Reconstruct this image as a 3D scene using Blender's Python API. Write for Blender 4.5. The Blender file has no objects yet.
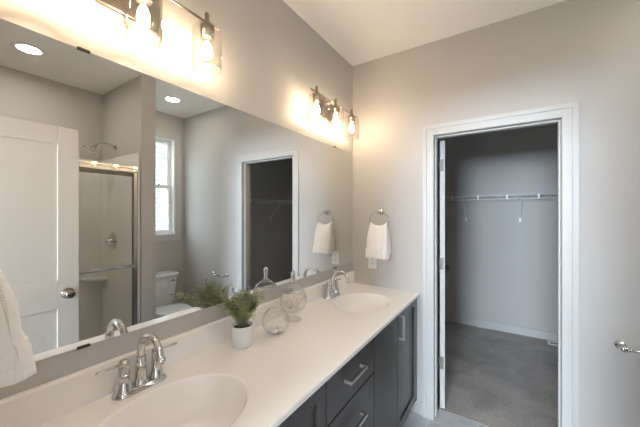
import bpy, bmesh, math, random
from mathutils import Vector, Matrix

random.seed(7)
PI = math.pi
S = bpy.context.scene
C = S.collection

# ------------------------------------------------------------------ camera, world, light, exposure
F_PX = 289.0
cam_d = bpy.data.cameras.new('camera')
cam_d.sensor_width = 36.0
cam_d.lens = F_PX / 640.0 * 36.0
cam_d.clip_start = 0.01
cam = bpy.data.objects.new('camera', cam_d)
cam.location = (1.095, -2.187, 1.477)
cam.rotation_euler = (math.radians(90), 0, math.radians(33.05))
C.objects.link(cam)
S.camera = cam

WORLD_STRENGTH = 8.0
world = bpy.data.worlds.new('overcast_sky')
S.world = world
world.use_nodes = True
bg = world.node_tree.nodes['Background']
bg.inputs[0].default_value = (0.78, 0.88, 1.0, 1)
bg.inputs[1].default_value = WORLD_STRENGTH

def portal(name, loc, rot, sx, sy):
    l = bpy.data.lights.new(name, 'AREA')
    l.shape = 'RECTANGLE'; l.size = sx; l.size_y = sy
    l.cycles.is_portal = True
    o = bpy.data.objects.new(name, l)
    o.location = loc; o.rotation_euler = rot
    C.objects.link(o)
# daylight comes in through the window ...
portal('window_daylight', (2.56, -0.385, 1.81), (0, math.radians(90), 0), 1.2, 0.53)

# ... and from an added area light standing in for the unseen bedroom window beyond the open doorway behind the camera
bw = bpy.data.lights.new('bedroom_window_standin', 'AREA')
bw.shape = 'RECTANGLE'; bw.size = 1.7; bw.size_y = 1.15; bw.energy = 480; bw.color = (0.73, 0.86, 1.0)
bwo = bpy.data.objects.new('bedroom_window_standin', bw); bwo.location = (0.58, -7.2, 1.85); bwo.rotation_euler = (math.radians(90), 0, 0)
C.objects.link(bwo)

BULB_L = 124.0          # radiance of a glowing bulb core
BULB_COL = (1.0, 0.765, 0.53)
CAN_L = {'shower': 90.0, 'toilet': 52.0}   # radiance of the recessed light lenses

S.view_settings.view_transform = 'Standard'
S.view_settings.look = 'None'
S.view_settings.gamma = 1.0
S.view_settings.use_curve_mapping = False
S.view_settings.exposure = 0.55
try:
    S.cycles.use_denoising = True
    S.cycles.max_bounces = 14
    S.cycles.diffuse_bounces = 6
    S.cycles.glossy_bounces = 8
    S.cycles.transparent_max_bounces = 24
    S.cycles.transmission_bounces = 8
    S.cycles.sample_clamp_indirect = 6.0
    S.cycles.caustics_reflective = True
    S.cycles.caustics_refractive = False
    S.cycles.blur_glossy = 0.5
except Exception:
    pass

# ------------------------------------------------------------------ materials
def mat(name, col, rough=0.5, metal=0.0, spec=0.5, emit=None, emit_s=0.0, coat=0.0, sheen=0.0):
    m = bpy.data.materials.new(name); m.use_nodes = True
    b = m.node_tree.nodes['Principled BSDF']
    b.inputs['Base Color'].default_value = (*col, 1)
    b.inputs['Roughness'].default_value = rough
    b.inputs['Metallic'].default_value = metal
    b.inputs['Specular IOR Level'].default_value = spec
    b.inputs['Coat Weight'].default_value = coat
    b.inputs['Sheen Weight'].default_value = sheen
    if emit:
        b.inputs['Emission Color'].default_value = (*emit, 1)
        b.inputs['Emission Strength'].default_value = emit_s
    return m

def nodes(m):
    nt = m.node_tree
    return nt, nt.nodes, nt.links, nt.nodes['Principled BSDF']

def noise_vary(m, c1, c2, scale, detail=4, bump=0.0, bump_scale=None, bump_dist=0.002):
    nt, N, L, b = nodes(m)
    tc = N.new('ShaderNodeTexCoord')
    no = N.new('ShaderNodeTexNoise'); no.inputs['Scale'].default_value = scale
    no.inputs['Detail'].default_value = detail
    L.new(tc.outputs['Object'], no.inputs['Vector'])
    cr = N.new('ShaderNodeValToRGB')
    cr.color_ramp.elements[0].position = 0.3; cr.color_ramp.elements[0].color = (*c1, 1)
    cr.color_ramp.elements[1].position = 0.7; cr.color_ramp.elements[1].color = (*c2, 1)
    L.new(no.outputs['Fac'], cr.inputs[0]); L.new(cr.outputs[0], b.inputs['Base Color'])
    if bump:
        n2 = N.new('ShaderNodeTexNoise'); n2.inputs['Scale'].default_value = bump_scale or scale * 4
        n2.inputs['Detail'].default_value = 3
        L.new(tc.outputs['Object'], n2.inputs['Vector'])
        bp = N.new('ShaderNodeBump'); bp.inputs['Strength'].default_value = bump
        bp.inputs['Distance'].default_value = bump_dist
        L.new(n2.outputs['Fac'], bp.inputs['Height']); L.new(bp.outputs[0], b.inputs['Normal'])
    return m

M = {}
M['wall'] = noise_vary(mat('wall_paint', (0.5, 0.49, 0.47), 0.7, spec=0.25), (0.515, 0.495, 0.475), (0.53, 0.51, 0.49), 3, bump=0.08, bump_scale=220)
M['ceiling'] = noise_vary(mat('ceiling_paint', (0.76, 0.75, 0.73), 0.9, spec=0.1), (0.87, 0.86, 0.84), (0.89, 0.88, 0.86), 3, bump=0.08, bump_scale=150)
M['trim'] = mat('white_trim_paint', (0.545, 0.54, 0.525), 0.4, spec=0.4)
M['door'] = mat('white_door_paint', (0.62, 0.575, 0.515), 0.45, spec=0.35)
M['counter'] = noise_vary(mat('cultured_marble', (0.83, 0.80, 0.78), 0.22), (0.86, 0.83, 0.81), (0.88, 0.85, 0.83), 6)
M['basin'] = M['counter']
M['cabinet'] = noise_vary(mat('dark_cabinet', (0.05, 0.046, 0.05), 0.30, spec=0.9), (0.027, 0.023, 0.023), (0.037, 0.032, 0.032), 9)
M['cabinet_in'] = mat('dark_cabinet_inside', (0.03, 0.028, 0.03), 0.6)
M['chrome'] = mat('chrome', (0.66, 0.65, 0.64), 0.07, 1.0)
M['nickel'] = mat('brushed_nickel', (0.60, 0.56, 0.52), 0.28, 1.0)
M['lamp_metal'] = mat('warm_lamp_nickel', (0.40, 0.35, 0.30), 0.3, 1.0)
M['bronze'] = mat('aged_nickel_knob', (0.30, 0.26, 0.21), 0.25, 1.0)
M['mirror'] = mat('silvered_mirror', (0.84, 0.855, 0.85), 0.0, 1.0)
M['mirror_back'] = mat('mirror_edge', (0.25, 0.27, 0.27), 0.3, 0.5)
M['black'] = mat('black_plastic', (0.02, 0.02, 0.02), 0.4)
M['porcelain'] = mat('porcelain', (0.80, 0.81, 0.81), 0.12, coat=0.3)
M['acrylic'] = mat('shower_acrylic', (0.83, 0.82, 0.79), 0.22)
M['pot'] = noise_vary(mat('matte_white_ceramic', (0.76, 0.77, 0.76), 0.5), (0.74, 0.75, 0.74), (0.78, 0.79, 0.78), 20)
M['soil'] = noise_vary(mat('dark_soil', (0.03, 0.022, 0.017), 1.0), (0.015, 0.011, 0.009), (0.06, 0.045, 0.035), 120, bump=0.6, bump_scale=200)
M['leaf'] = noise_vary(mat('fern_leaf', (0.09, 0.14, 0.06), 0.6), (0.15, 0.185, 0.085), (0.36, 0.40, 0.22), 35)
M['petal'] = noise_vary(mat('cream_petal', (0.82, 0.74, 0.66), 0.8), (0.97, 0.90, 0.83), (0.98, 0.95, 0.91), 60)
M['stone'] = noise_vary(mat('white_pebble', (0.80, 0.77, 0.73), 0.6), (0.74, 0.71, 0.68), (0.86, 0.84, 0.8), 30)
M['plastic_white'] = mat('white_plastic', (0.82, 0.82, 0.81), 0.35)
M['slot'] = mat('outlet_slot', (0.05, 0.05, 0.05), 0.5)
M['wire'] = mat('white_coated_wire', (0.80, 0.80, 0.80), 0.35)
M['vinyl'] = mat('white_window_vinyl', (0.86, 0.86, 0.86), 0.35)
M['siding'] = mat('pale_lap_siding', (0.27, 0.285, 0.31), 0.7)
M['shingle'] = noise_vary(mat('grey_roof_shingle', (0.2, 0.2, 0.22), 0.9), (0.15, 0.15, 0.17), (0.26, 0.26, 0.28), 8)
M['lawn'] = noise_vary(mat('lawn', (0.1, 0.16, 0.05), 1.0), (0.07, 0.12, 0.04), (0.14, 0.2, 0.07), 4)
M['hinge'] = mat('satin_nickel_hinge', (0.20, 0.195, 0.18), 0.45, 0.4)
M['clip'] = mat('dark_metal_clip', (0.07, 0.06, 0.05), 0.35, 0.6)
M['core'] = mat('glowing_filament', (1, 0.9, 0.75), 0.5, emit=BULB_COL, emit_s=BULB_L)
for k_ in CAN_L: M['lens_' + k_] = mat('lit_diffuser_' + k_, (1, 0.97, 0.92), 0.5, emit=(1.0, 0.91, 0.80), emit_s=CAN_L[k_])

def towel_material():
    m = mat('white_terry', (0.90, 0.87, 0.84), 0.95, spec=0.1, sheen=0.3)
    nt, N, L, b = nodes(m)
    tc = N.new('ShaderNodeTexCoord')
    w = N.new('ShaderNodeTexWave'); w.wave_type = 'BANDS'; w.bands_direction = 'Z'
    w.inputs['Scale'].default_value = 55; w.inputs['Distortion'].default_value = 0.6
    w.inputs['Detail Scale'].default_value = 3
    n = N.new('ShaderNodeTexNoise'); n.inputs['Scale'].default_value = 420
    ad = N.new('ShaderNodeMath'); ad.operation = 'ADD'
    L.new(tc.outputs['Object'], w.inputs['Vector']); L.new(tc.outputs['Object'], n.inputs['Vector'])
    L.new(w.outputs['Fac'], ad.inputs[0]); L.new(n.outputs['Fac'], ad.inputs[1])
    bp = N.new('ShaderNodeBump'); bp.inputs['Strength'].default_value = 0.3; bp.inputs['Distance'].default_value = 0.002
    L.new(ad.outputs[0], bp.inputs['Height']); L.new(bp.outputs[0], b.inputs['Normal'])
    return m
M['towel'] = towel_material()

def tile_material():
    m = mat('grey_floor_tile', (0.36, 0.37, 0.39), 0.4)
    nt, N, L, b = nodes(m)
    tc = N.new('ShaderNodeTexCoord')
    mp = N.new('ShaderNodeMapping')
    mp.inputs['Location'].default_value = (0.27, -0.02, 0); mp.inputs['Rotation'].default_value = (0, 0, PI / 2)
    br = N.new('ShaderNodeTexBrick')
    br.inputs['Color1'].default_value = (0.47, 0.49, 0.51, 1); br.inputs['Color2'].default_value = (0.52, 0.535, 0.55, 1)
    br.inputs['Mortar'].default_value = (0.66, 0.66, 0.65, 1)
    br.inputs['Scale'].default_value = 1.0; br.inputs['Mortar Size'].default_value = 0.003
    br.inputs['Brick Width'].default_value = 0.6; br.inputs['Row Height'].default_value = 0.3
    no = N.new('ShaderNodeTexNoise'); no.inputs['Scale'].default_value = 7; no.inputs['Detail'].default_value = 6
    mx = N.new('ShaderNodeMix'); mx.data_type = 'RGBA'; mx.blend_type = 'OVERLAY'; mx.inputs[0].default_value = 0.35
    L.new(tc.outputs['Object'], mp.inputs[0]); L.new(mp.outputs[0], br.inputs['Vector'])
    L.new(tc.outputs['Object'], no.inputs['Vector'])
    L.new(br.outputs['Color'], mx.inputs[6]); L.new(no.outputs['Fac'], mx.inputs[7])
    L.new(mx.outputs[2], b.inputs['Base Color'])
    return m
M['tile'] = tile_material()

def carpet_material():
    m = mat('beige_grey_carpet', (0.3, 0.28, 0.26), 1.0, spec=0.05, sheen=0.2)
    nt, N, L, b = nodes(m)
    tc = N.new('ShaderNodeTexCoord')
    n1 = N.new('ShaderNodeTexNoise'); n1.inputs['Scale'].default_value = 3.2; n1.inputs['Detail'].default_value = 5
    n1.inputs['Distortion'].default_value = 0.8
    n2 = N.new('ShaderNodeTexNoise'); n2.inputs['Scale'].default_value = 160; n2.inputs['Detail'].default_value = 3
    L.new(tc.outputs['Object'], n1.inputs['Vector']); L.new(tc.outputs['Object'], n2.inputs['Vector'])
    cr = N.new('ShaderNodeValToRGB')
    cr.color_ramp.elements[0].position = 0.32; cr.color_ramp.elements[0].color = (0.36, 0.33, 0.305, 1)
    cr.color_ramp.elements[1].position = 0.62; cr.color_ramp.elements[1].color = (0.50, 0.465, 0.435, 1)
    mx = N.new('ShaderNodeMix'); mx.data_type = 'RGBA'; mx.blend_type = 'OVERLAY'; mx.inputs[0].default_value = 0.7
    L.new(n1.outputs['Fac'], cr.inputs[0]); L.new(cr.outputs[0], mx.inputs[6]); L.new(n2.outputs['Fac'], mx.inputs[7])
    L.new(mx.outputs[2], b.inputs['Base Color'])
    bp = N.new('ShaderNodeBump'); bp.inputs['Strength'].default_value = 0.9; bp.inputs['Distance'].default_value = 0.006
    L.new(n2.outputs['Fac'], bp.inputs['Height']); L.new(bp.outputs[0], b.inputs['Normal'])
    return m
M['carpet'] = carpet_material()

def glass_material(name, tint=(1, 1, 1), gain=1.0, rough=0.0, power=4.0, base=0.03, edge=None):
    """thin clear glass: straight transmission with Fresnel reflection on top"""
    m = bpy.data.materials.new(name); m.use_nodes = True
    nt = m.node_tree; N, L = nt.nodes, nt.links
    N.clear()
    out = N.new('ShaderNodeOutputMaterial')
    tr = N.new('ShaderNodeBsdfTransparent'); tr.inputs[0].default_value = (*tint, 1)
    gl = N.new('ShaderNodeBsdfGlossy'); gl.inputs['Roughness'].default_value = rough
    gl.inputs[0].default_value = (0.95, 0.96, 0.96, 1)
    fr = N.new('ShaderNodeLayerWeight'); fr.inputs[0].default_value = 0.5
    pw = N.new('ShaderNodeMath'); pw.operation = 'POWER'; pw.inputs[1].default_value = power
    L.new(fr.outputs['Facing'], pw.inputs[0])
    if edge is not None:
        p3 = N.new('ShaderNodeMath'); p3.operation = 'POWER'; p3.inputs[1].default_value = 3.0
        tm = N.new('ShaderNodeMix'); tm.data_type = 'RGBA'
        tm.inputs[6].default_value = (*tint, 1); tm.inputs[7].default_value = (*edge, 1)
        L.new(fr.outputs['Facing'], p3.inputs[0]); L.new(p3.outputs[0], tm.inputs[0]); L.new(tm.outputs[2], tr.inputs[0])
    mu = N.new('ShaderNodeMath'); mu.operation = 'MULTIPLY_ADD'; mu.inputs[1].default_value = gain; mu.inputs[2].default_value = base; mu.use_clamp = True
    mx = N.new('ShaderNodeMixShader')
    L.new(pw.outputs[0], mu.inputs[0]); L.new(mu.outputs[0], mx.inputs[0])
    L.new(tr.outputs[0], mx.inputs[1]); L.new(gl.outputs[0], mx.inputs[2]); L.new(mx.outputs[0], out.inputs[0])
    return m
M['glass'] = glass_material('clear_glass', (0.99, 0.993, 0.993), 0.95, 0.01, 3.0, 0.025, (0.80, 0.82, 0.82))
def solid_glass():
    m = bpy.data.materials.new('solid_glass'); m.use_nodes = True
    nt = m.node_tree; N, L = nt.nodes, nt.links; N.clear()
    out = N.new('ShaderNodeOutputMaterial'); g = N.new('ShaderNodeBsdfGlass')
    g.inputs['IOR'].default_value = 1.47; g.inputs['Roughness'].default_value = 0.0
    L.new(g.outputs[0], out.inputs[0]); return m
M['solid_glass'] = solid_glass()
def petal():
    m = M['petal']; nt, N, L, b = nodes(m)
    t = N.new('ShaderNodeBsdfTranslucent'); mx = N.new('ShaderNodeMixShader'); mx.inputs[0].default_value = 0.4
    src = b.inputs['Base Color'].links[0].from_socket
    L.new(src, t.inputs[0]); L.new(b.outputs[0], mx.inputs[1]); L.new(t.outputs[0], mx.inputs[2])
    L.new(mx.outputs[0], N['Material Output'].inputs[0])
petal()
M['shade_glass'] = glass_material('clear_shade_glass', (0.97, 0.965, 0.95), 0.9, 0.03)
M['bulb_glass'] = glass_material('bulb_glass', (0.99, 0.98, 0.96), 0.6, 0.02)
M['shower_glass'] = glass_material('shower_glass', (0.97, 0.975, 0.97), 0.9, 0.0)
M['pane'] = glass_material('window_pane', (0.95, 0.97, 0.97), 0.8, 0.0)

# ------------------------------------------------------------------ mesh helpers
def box(bm, x0, x1, y0, y1, z0, z1):
    if x0 > x1: x0, x1 = x1, x0
    if y0 > y1: y0, y1 = y1, y0
    if z0 > z1: z0, z1 = z1, z0
    v = [bm.verts.new((x, y, z)) for x in (x0, x1) for y in (y0, y1) for z in (z0, z1)]
    for f in ((0, 1, 3, 2), (4, 6, 7, 5), (0, 4, 5, 1), (2, 3, 7, 6), (0, 2, 6, 4), (1, 5, 7, 3)):
        bm.faces.new([v[i] for i in f])
    return bm

def frame_axes(d):
    d = Vector(d).normalized()
    up = Vector((0, 0, 1)) if abs(d.z) < 0.9 else Vector((1, 0, 0))
    a = d.cross(up).normalized(); b = d.cross(a).normalized()
    return a, b

def tube(bm, pts, r, seg=12, closed=False, caps=True, smooth=True):
    pts = [Vector(p) for p in pts]; n = len(pts)
    rs = r if isinstance(r, (list, tuple)) else [r] * n
    rings = []; prev_a = None
    for i, p in enumerate(pts):
        if closed: d = pts[(i + 1) % n] - pts[i - 1]
        else: d = pts[min(i + 1, n - 1)] - pts[max(i - 1, 0)]
        d.normalize()
        if prev_a is None: a, b = frame_axes(d)
        else:
            a = prev_a - d * prev_a.dot(d)
            a = a.normalized() if a.length > 1e-6 else frame_axes(d)[0]
            b = d.cross(a)
        prev_a = a
        rings.append([bm.verts.new(p + (a * math.cos(2 * PI * k / seg) + b * math.sin(2 * PI * k / seg)) * rs[i]) for k in range(seg)])
    m = n if closed else n - 1
    for i in range(m):
        A, B = rings[i], rings[(i + 1) % n]
        for k in range(seg):
            f = bm.faces.new((A[k], A[(k + 1) % seg], B[(k + 1) % seg], B[k])); f.smooth = smooth
    if caps and not closed:
        bm.faces.new(rings[0][::-1]); bm.faces.new(rings[-1])
    return bm

def cyl(bm, p0, p1, r0, r1=None, seg=24):
    return tube(bm, [p0, p1], [r0, r0 if r1 is None else r1], seg)

def lathe(bm, prof, c=(0, 0, 0), seg=32, axis='z', smooth=True):
    """prof: (radius, height) pairs; axis tells where 'height' points"""
    c = Vector(c)
    def P(r, h, t):
        x, y = r * math.cos(t), r * math.sin(t)
        if axis == 'z': q = (x, y, h)
        elif axis == '-y': q = (x, -h, y)
        elif axis == 'y': q = (x, h, -y)
        elif axis == 'x': q = (h, x, y)
        else: q = (-h, x, -y)
        return c + Vector(q)
    rings = []
    for r, h in prof:
        if r < 1e-6: rings.append([bm.verts.new(P(0, h, 0))])
        else: rings.append([bm.verts.new(P(r, h, 2 * PI * k / seg)) for k in range(seg)])
    for A, B in zip(rings, rings[1:]):
        for k in range(seg):
            k2 = (k + 1) % seg
            if len(A) == 1 and len(B) == 1: continue
            if len(A) == 1: f = bm.faces.new((A[0], B[k2], B[k]))
            elif len(B) == 1: f = bm.faces.new((A[k], A[k2], B[0]))
            else: f = bm.faces.new((A[k], A[k2], B[k2], B[k]))
            f.smooth = smooth
    return bm

def loft(bm, rings, smooth=True, cap0=True, cap1=True):
    R = [[bm.verts.new(p) for p in ring] for ring in rings]
    n = len(R[0])
    for A, B in zip(R, R[1:]):
        for k in range(n):
            f = bm.faces.new((A[k], A[(k + 1) % n], B[(k + 1) % n], B[k])); f.smooth = smooth
    if cap0: bm.faces.new(R[0][::-1])
    if cap1: bm.faces.new(R[-1])
    return bm

def prism(bm, poly, axis, a0, a1):
    """extrude a 2-D polygon along an axis: 'x' -> poly is (y,z), 'y' -> (x,z), 'z' -> (x,y)"""
    def P(p, a):
        return {'x': (a, p[0], p[1]), 'y': (p[0], a, p[1]), 'z': (p[0], p[1], a)}[axis]
    A = [bm.verts.new(P(p, a0)) for p in poly]; B = [bm.verts.new(P(p, a1)) for p in poly]
    n = len(poly)
    for k in range(n): bm.faces.new((A[k], A[(k + 1) % n], B[(k + 1) % n], B[k]))
    bm.faces.new(A[::-1]); bm.faces.new(B)
    return bm

BM = bmesh.new

def obj(name, bm, m, parent=None, bevel=0.0, seg=2, origin=None, smooth=False):
    bmesh.ops.recalc_face_normals(bm, faces=bm.faces[:])
    if smooth:
        for f in bm.faces: f.smooth = True
    off = Vector((0, 0, 0))
    if parent is not None:
        p = parent
        while p is not None:
            off += p.location; p = p.parent
    elif origin is not None: off = Vector(origin)
    if off.length: bmesh.ops.translate(bm, verts=bm.verts[:], vec=-off)
    me = bpy.data.meshes.new(name); bm.to_mesh(me); bm.free()
    me.materials.append(m)
    o = bpy.data.objects.new(name, me); C.objects.link(o)
    if parent is not None: o.parent = parent
    elif origin is not None: o.location = origin
    if bevel:
        b = o.modifiers.new('bevel', 'BEVEL'); b.width = bevel; b.segments = seg
        b.limit_method = 'ANGLE'; b.angle_limit = math.radians(40)
        b.harden_normals = False
    return o

def tag(o, label, cat, group=None, kind=None):
    o['label'] = label; o['category'] = cat
    if group: o['group'] = group
    if kind: o['kind'] = kind
    return o

def thing(name, label, cat, loc, group=None, kind=None):
    o = bpy.data.objects.new(name, None); C.objects.link(o)
    o.empty_display_size = 0.05
    o.location = loc
    return tag(o, label, cat, group, kind)

def copy_tree(o, parent=None):
    c = o.copy(); C.objects.link(c)
    if parent is not None:
        c.parent = parent
    for ch in list(o.children): copy_tree(ch, c)
    return c

# ------------------------------------------------------------------ room dimensions (metres)
H = 2.713               # ceiling
NEAR = -2.134           # near wall face (beside the vanity's left end)
RIGHT = 2.46            # window wall face
OX0, OX1, OZ = 0.649, 1.357, 2.037   # closet opening
CY = 0.12               # end wall thickness
CB = 2.10               # closet back wall
CL, CR = 0.10, 2.31     # closet side walls
PX = 1.65               # partition end
PY0, PY1 = -0.90, -0.775
WY0, WY1, WZ0, WZ1 = -0.65, -0.12, 1.215, 2.41   # window opening

# ------------------------------------------------------------------ structure
bm = box(BM(), -0.12, 2.58, -2.25, 0.13, -0.1, 0.0)
tag(obj('floor', bm, M['tile']), 'blue-grey tiled bathroom floor with pale grout', 'floor', kind='structure')
bm = box(BM(), CL - 0.1, CR + 0.1, 0.13, CB + 0.1, -0.1, 0.0025)
tag(obj('floor_closet', bm, M['carpet']), 'greige carpet with vacuum marks inside the closet', 'carpet', kind='structure')
bm = box(BM(), -0.25, 2.58, -2.25, CB + 0.1, H, H + 0.1)
tag(obj('ceiling', bm, M['ceiling']), 'flat white painted ceiling above the vanity', 'ceiling', kind='structure')
bm = box(BM(), -0.12, 0.0, -2.25, 0.0, 0, H)
tag(obj('wall_left', bm, M['wall']), 'greige wall carrying the long mirror and both lights', 'wall', kind='structure')
bm = BM()
box(bm, -0.12, OX0 - 0.016, 0, CY, 0, H); box(bm, OX1 + 0.016, 2.58, 0, CY, 0, H)
box(bm, OX0 - 0.016, OX1 + 0.016, 0, CY, OZ + 0.016, H)
tag(obj('wall_end', bm, M['wall']), 'greige end wall around the closet doorway', 'wall', kind='structure')
bm = BM()
box(bm, RIGHT, 2.58, -2.25, WY0, 0, H); box(bm, RIGHT, 2.58, WY1, 0, 0, H)
box(bm, RIGHT, 2.58, WY0, WY1, 0, WZ0); box(bm, RIGHT, 2.58, WY0, WY1, WZ1, H)
tag(obj('wall_right', bm, M['wall']), 'greige wall with the window, behind the toilet', 'wall', kind='structure')
bm = BM()
box(bm, 0, 0.53, -2.25, NEAR, 0, H); box(bm, 1.33, RIGHT, -2.25, NEAR, 0, H); box(bm, 0.53, 1.33, -2.25, NEAR, 2.055, H)
tag(obj('wall_near', bm, M['wall']), 'greige wall at the left end of the vanity, behind the near towel', 'wall', kind='structure')
bm = box(BM(), PX, RIGHT, PY0, PY1, 0, H)
tag(obj('wall_partition', bm, M['wall']), 'greige stub wall between the shower and the toilet', 'wall', kind='structure')
bm = box(BM(), CL - 0.1, CR + 0.1, CB, CB + 0.1, 0, H)
tag(obj('wall_closet_back', bm, M['wall']), 'grey back wall of the closet behind the wire shelf', 'wall', kind='structure')
bm = box(BM(), CL - 0.1, CL, CY, CB, 0, H)
tag(obj('wall_closet_left', bm, M['wall']), 'grey left side wall of the closet behind its open door', 'wall', kind='structure')
bm = box(BM(), CR, CR + 0.1, CY, CB, 0, H)
tag(obj('wall_closet_right', bm, M['wall']), 'grey right side wall of the closet', 'wall', kind='structure')

# bedroom beyond the entry doorway (behind the camera)
bm = BM()
box(bm, -2.1, -2.0, -7.4, -2.25, 0, H); box(bm, 4.0, 4.1, -7.4, -2.25, 0, H)
box(bm, -2.1, 4.1, -7.5, -7.4, 0, H)
box(bm, -2.0, -0.12, -2.35, -2.25, 0, H); box(bm, 2.58, 4.0, -2.35, -2.25, 0, H)
tag(obj('wall_bedroom', bm, M['wall']), 'greige walls of the bedroom behind the camera', 'wall', kind='structure')
bm = box(BM(), -2.1, 4.1, -7.5, -2.25, -0.1, 0.0)
tag(obj('floor_bedroom', bm, M['carpet']), 'greige carpet of the bedroom behind the camera', 'carpet', kind='structure')
bm = box(BM(), -2.1, 4.1, -7.5, -2.25, H, H + 0.1)
tag(obj('ceiling_bedroom', bm, M['ceiling']), 'white ceiling of the bedroom behind the camera', 'ceiling', kind='structure')

def baseboard(name, label, x0, x1, y0, y1):
    bm = BM(); box(bm, x0, x1, y0, y1, 0, 0.098)
    tag(obj(name, bm, M['trim'], bevel=0.004), label, 'baseboard', kind='structure')
baseboard('baseboard_end_left', 'white baseboard between the vanity and the closet casing', 0.548, 0.574, -0.014, 0)
baseboard('baseboard_end', 'white baseboard right of the closet casing', 1.431, RIGHT - 0.015, -0.014, 0)
baseboard('baseboard_right', 'white baseboard behind the toilet', RIGHT - 0.014, RIGHT, PY1, 0)
baseboard('baseboard_closet', 'white baseboard along the closet back wall', CL + 0.001, CR - 0.001, CB - 0.014, CB)

def casing_profile(w):
    # across the width (0 = opening side), thickness off the wall
    return [(0, 0), (0, 0.010), (0.006, 0.013), (w * 0.62, 0.015), (w * 0.66, 0.019), (w, 0.021), (w, 0)]

def closet_trim():
    w = 0.074
    bm = BM()
    pr = casing_profile(w)
    def ring(f): return [f(a, t) for a, t in pr]
    # mitred loop: floor left, head left, head right, floor right
    rings = [ring(lambda a, t: (OX0 - a, -t, 0)), ring(lambda a, t: (OX0 - a, -t, OZ + a)),
             ring(lambda a, t: (OX1 + a, -t, OZ + a)), ring(lambda a, t: (OX1 + a, -t, 0))]
    loft(bm, rings, smooth=False)
    o = tag(obj('trim_1', bm, M['trim']), 'white casing and jamb of the closet doorway', 'door casing', kind='structure')
    b = BM()
    box(b, OX0 - 0.016, OX0, 0, CY, 0, OZ); box(b, OX1, OX1 + 0.016, 0, CY, 0, OZ)
    box(b, OX0 - 0.016, OX1 + 0.016, 0, CY, OZ, OZ + 0.016)
    obj('jamb', b, M['trim'], o, bevel=0.001)
    b = BM()
    box(b, OX0, OX0 + 0.010, 0.035, 0.070, 0, OZ - 0.010); box(b, OX1 - 0.010, OX1, 0.035, 0.070, 0, OZ - 0.010)
    box(b, OX0, OX1, 0.035, 0.070, OZ - 0.010, OZ)
    obj('door_stop', b, M['trim'], o, bevel=0.002)
closet_trim()

bm = BM()
box(bm, 0.53, 0.545, -2.25, NEAR, 0, 2.04); box(bm, 1.315, 1.33, -2.25, NEAR, 0, 2.04); box(bm, 0.53, 1.33, -2.25, NEAR, 2.04, 2.055)
tag(obj('trim_2', bm, M['trim']), 'white jamb of the entry doorway beside the near towel', 'door casing', kind='structure')

# closet door, swung back into the closet past square, hinged on the left jamb
def shaker_slab(bm, w, h, t, rails, stile, rec=0.008):
    """a slab in local coords: x 0..t, y 0..w, z 0..h, panels recessed on both faces"""
    box(bm, rec, t - rec, 0.001, w - 0.001, 0.001, h - 0.001)
    for y0, y1 in ((0, stile), (w - stile, w)): box(bm, 0, t, y0, y1, 0, h)
    for z0, z1 in rails: box(bm, 0, t, stile, w - stile, z0, z1)
    return bm
def closet_door():
    d = thing('door_2', 'white closet door swung open into the closet, hinged edge showing', 'door', (0.664, 0.135, 0.012), kind='structure')
    b = shaker_slab(BM(), 0.70, 2.012, 0.035, ((0, 0.2), (0.86, 1.04), (1.89, 2.012)), 0.11)
    o = obj('door_leaf', b, M['trim'], None, bevel=0.0015); o.parent = d
    for z in (1.828, 1.088, 0.341):
        b = BM()
        box(b, 0.0005, 0.026, -0.003, -0.0002, z - 0.045, z + 0.045)
        cyl(b, (-0.004, -0.006, z - 0.046), (-0.004, -0.006, z + 0.046), 0.0055, seg=12)
        box(b, -0.004, 0.002, -0.004, -0.0015, z - 0.045, z + 0.045)
        h = obj('hinge', b, M['hinge'], None); h.parent = d
        h['label'] = 'satin nickel hinge'
    b = lathe(BM(), [(0.032, 0), (0.032, 0.004), (0.012, 0.008), (0.011, 0.03), (0.024, 0.04), (0.027, 0.052), (0.02, 0.064), (0, 0.066)], (0.035, 0.64, 0.95), 20, 'x')
    k = obj('knob', b, M['bronze'], None); k.parent = d
    d.rotation_euler = (0, 0, math.radians(12.5))
closet_door()

# entry door, opened square to the near wall: seen only in the mirror
def entry_door():
    d = thing('door_1', 'white two-panel bathroom door standing open, seen in the mirror', 'door', (1.31, -2.16, 0.01), kind='structure')
    b = shaker_slab(BM(), 0.71, 2.02, 0.035, ((0, 0.2), (0.86, 1.042), (1.905, 2.02)), 0.108, 0.009)
    o = obj('door_leaf', b, M['door'], None, bevel=0.002); o.parent = d
    for sgn, x in ((-1, 0.0), (1, 0.035)):
        b = lathe(BM(), [(0.034, 0), (0.034, 0.004), (0.030, 0.009), (0.013, 0.012), (0.012, 0.030), (0.022, 0.038), (0.0275, 0.048), (0.027, 0.058), (0.020, 0.067), (0.008, 0.069), (0, 0.069)],
                  (x, 0.65, 0.952), 28, '-x' if sgn < 0 else 'x')
        k = obj('knob', b, M['bronze'], None); k.parent = d
        k['label'] = 'round aged nickel knob'
    for z in (0.25, 1.05, 1.8):
        b = BM(); cyl(b, (-0.004, -0.004, z - 0.045), (-0.004, -0.004, z + 0.045), 0.006, seg=10)
        h = obj('hinge', b, M['hinge'], None); h.parent = d
entry_door()

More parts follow.
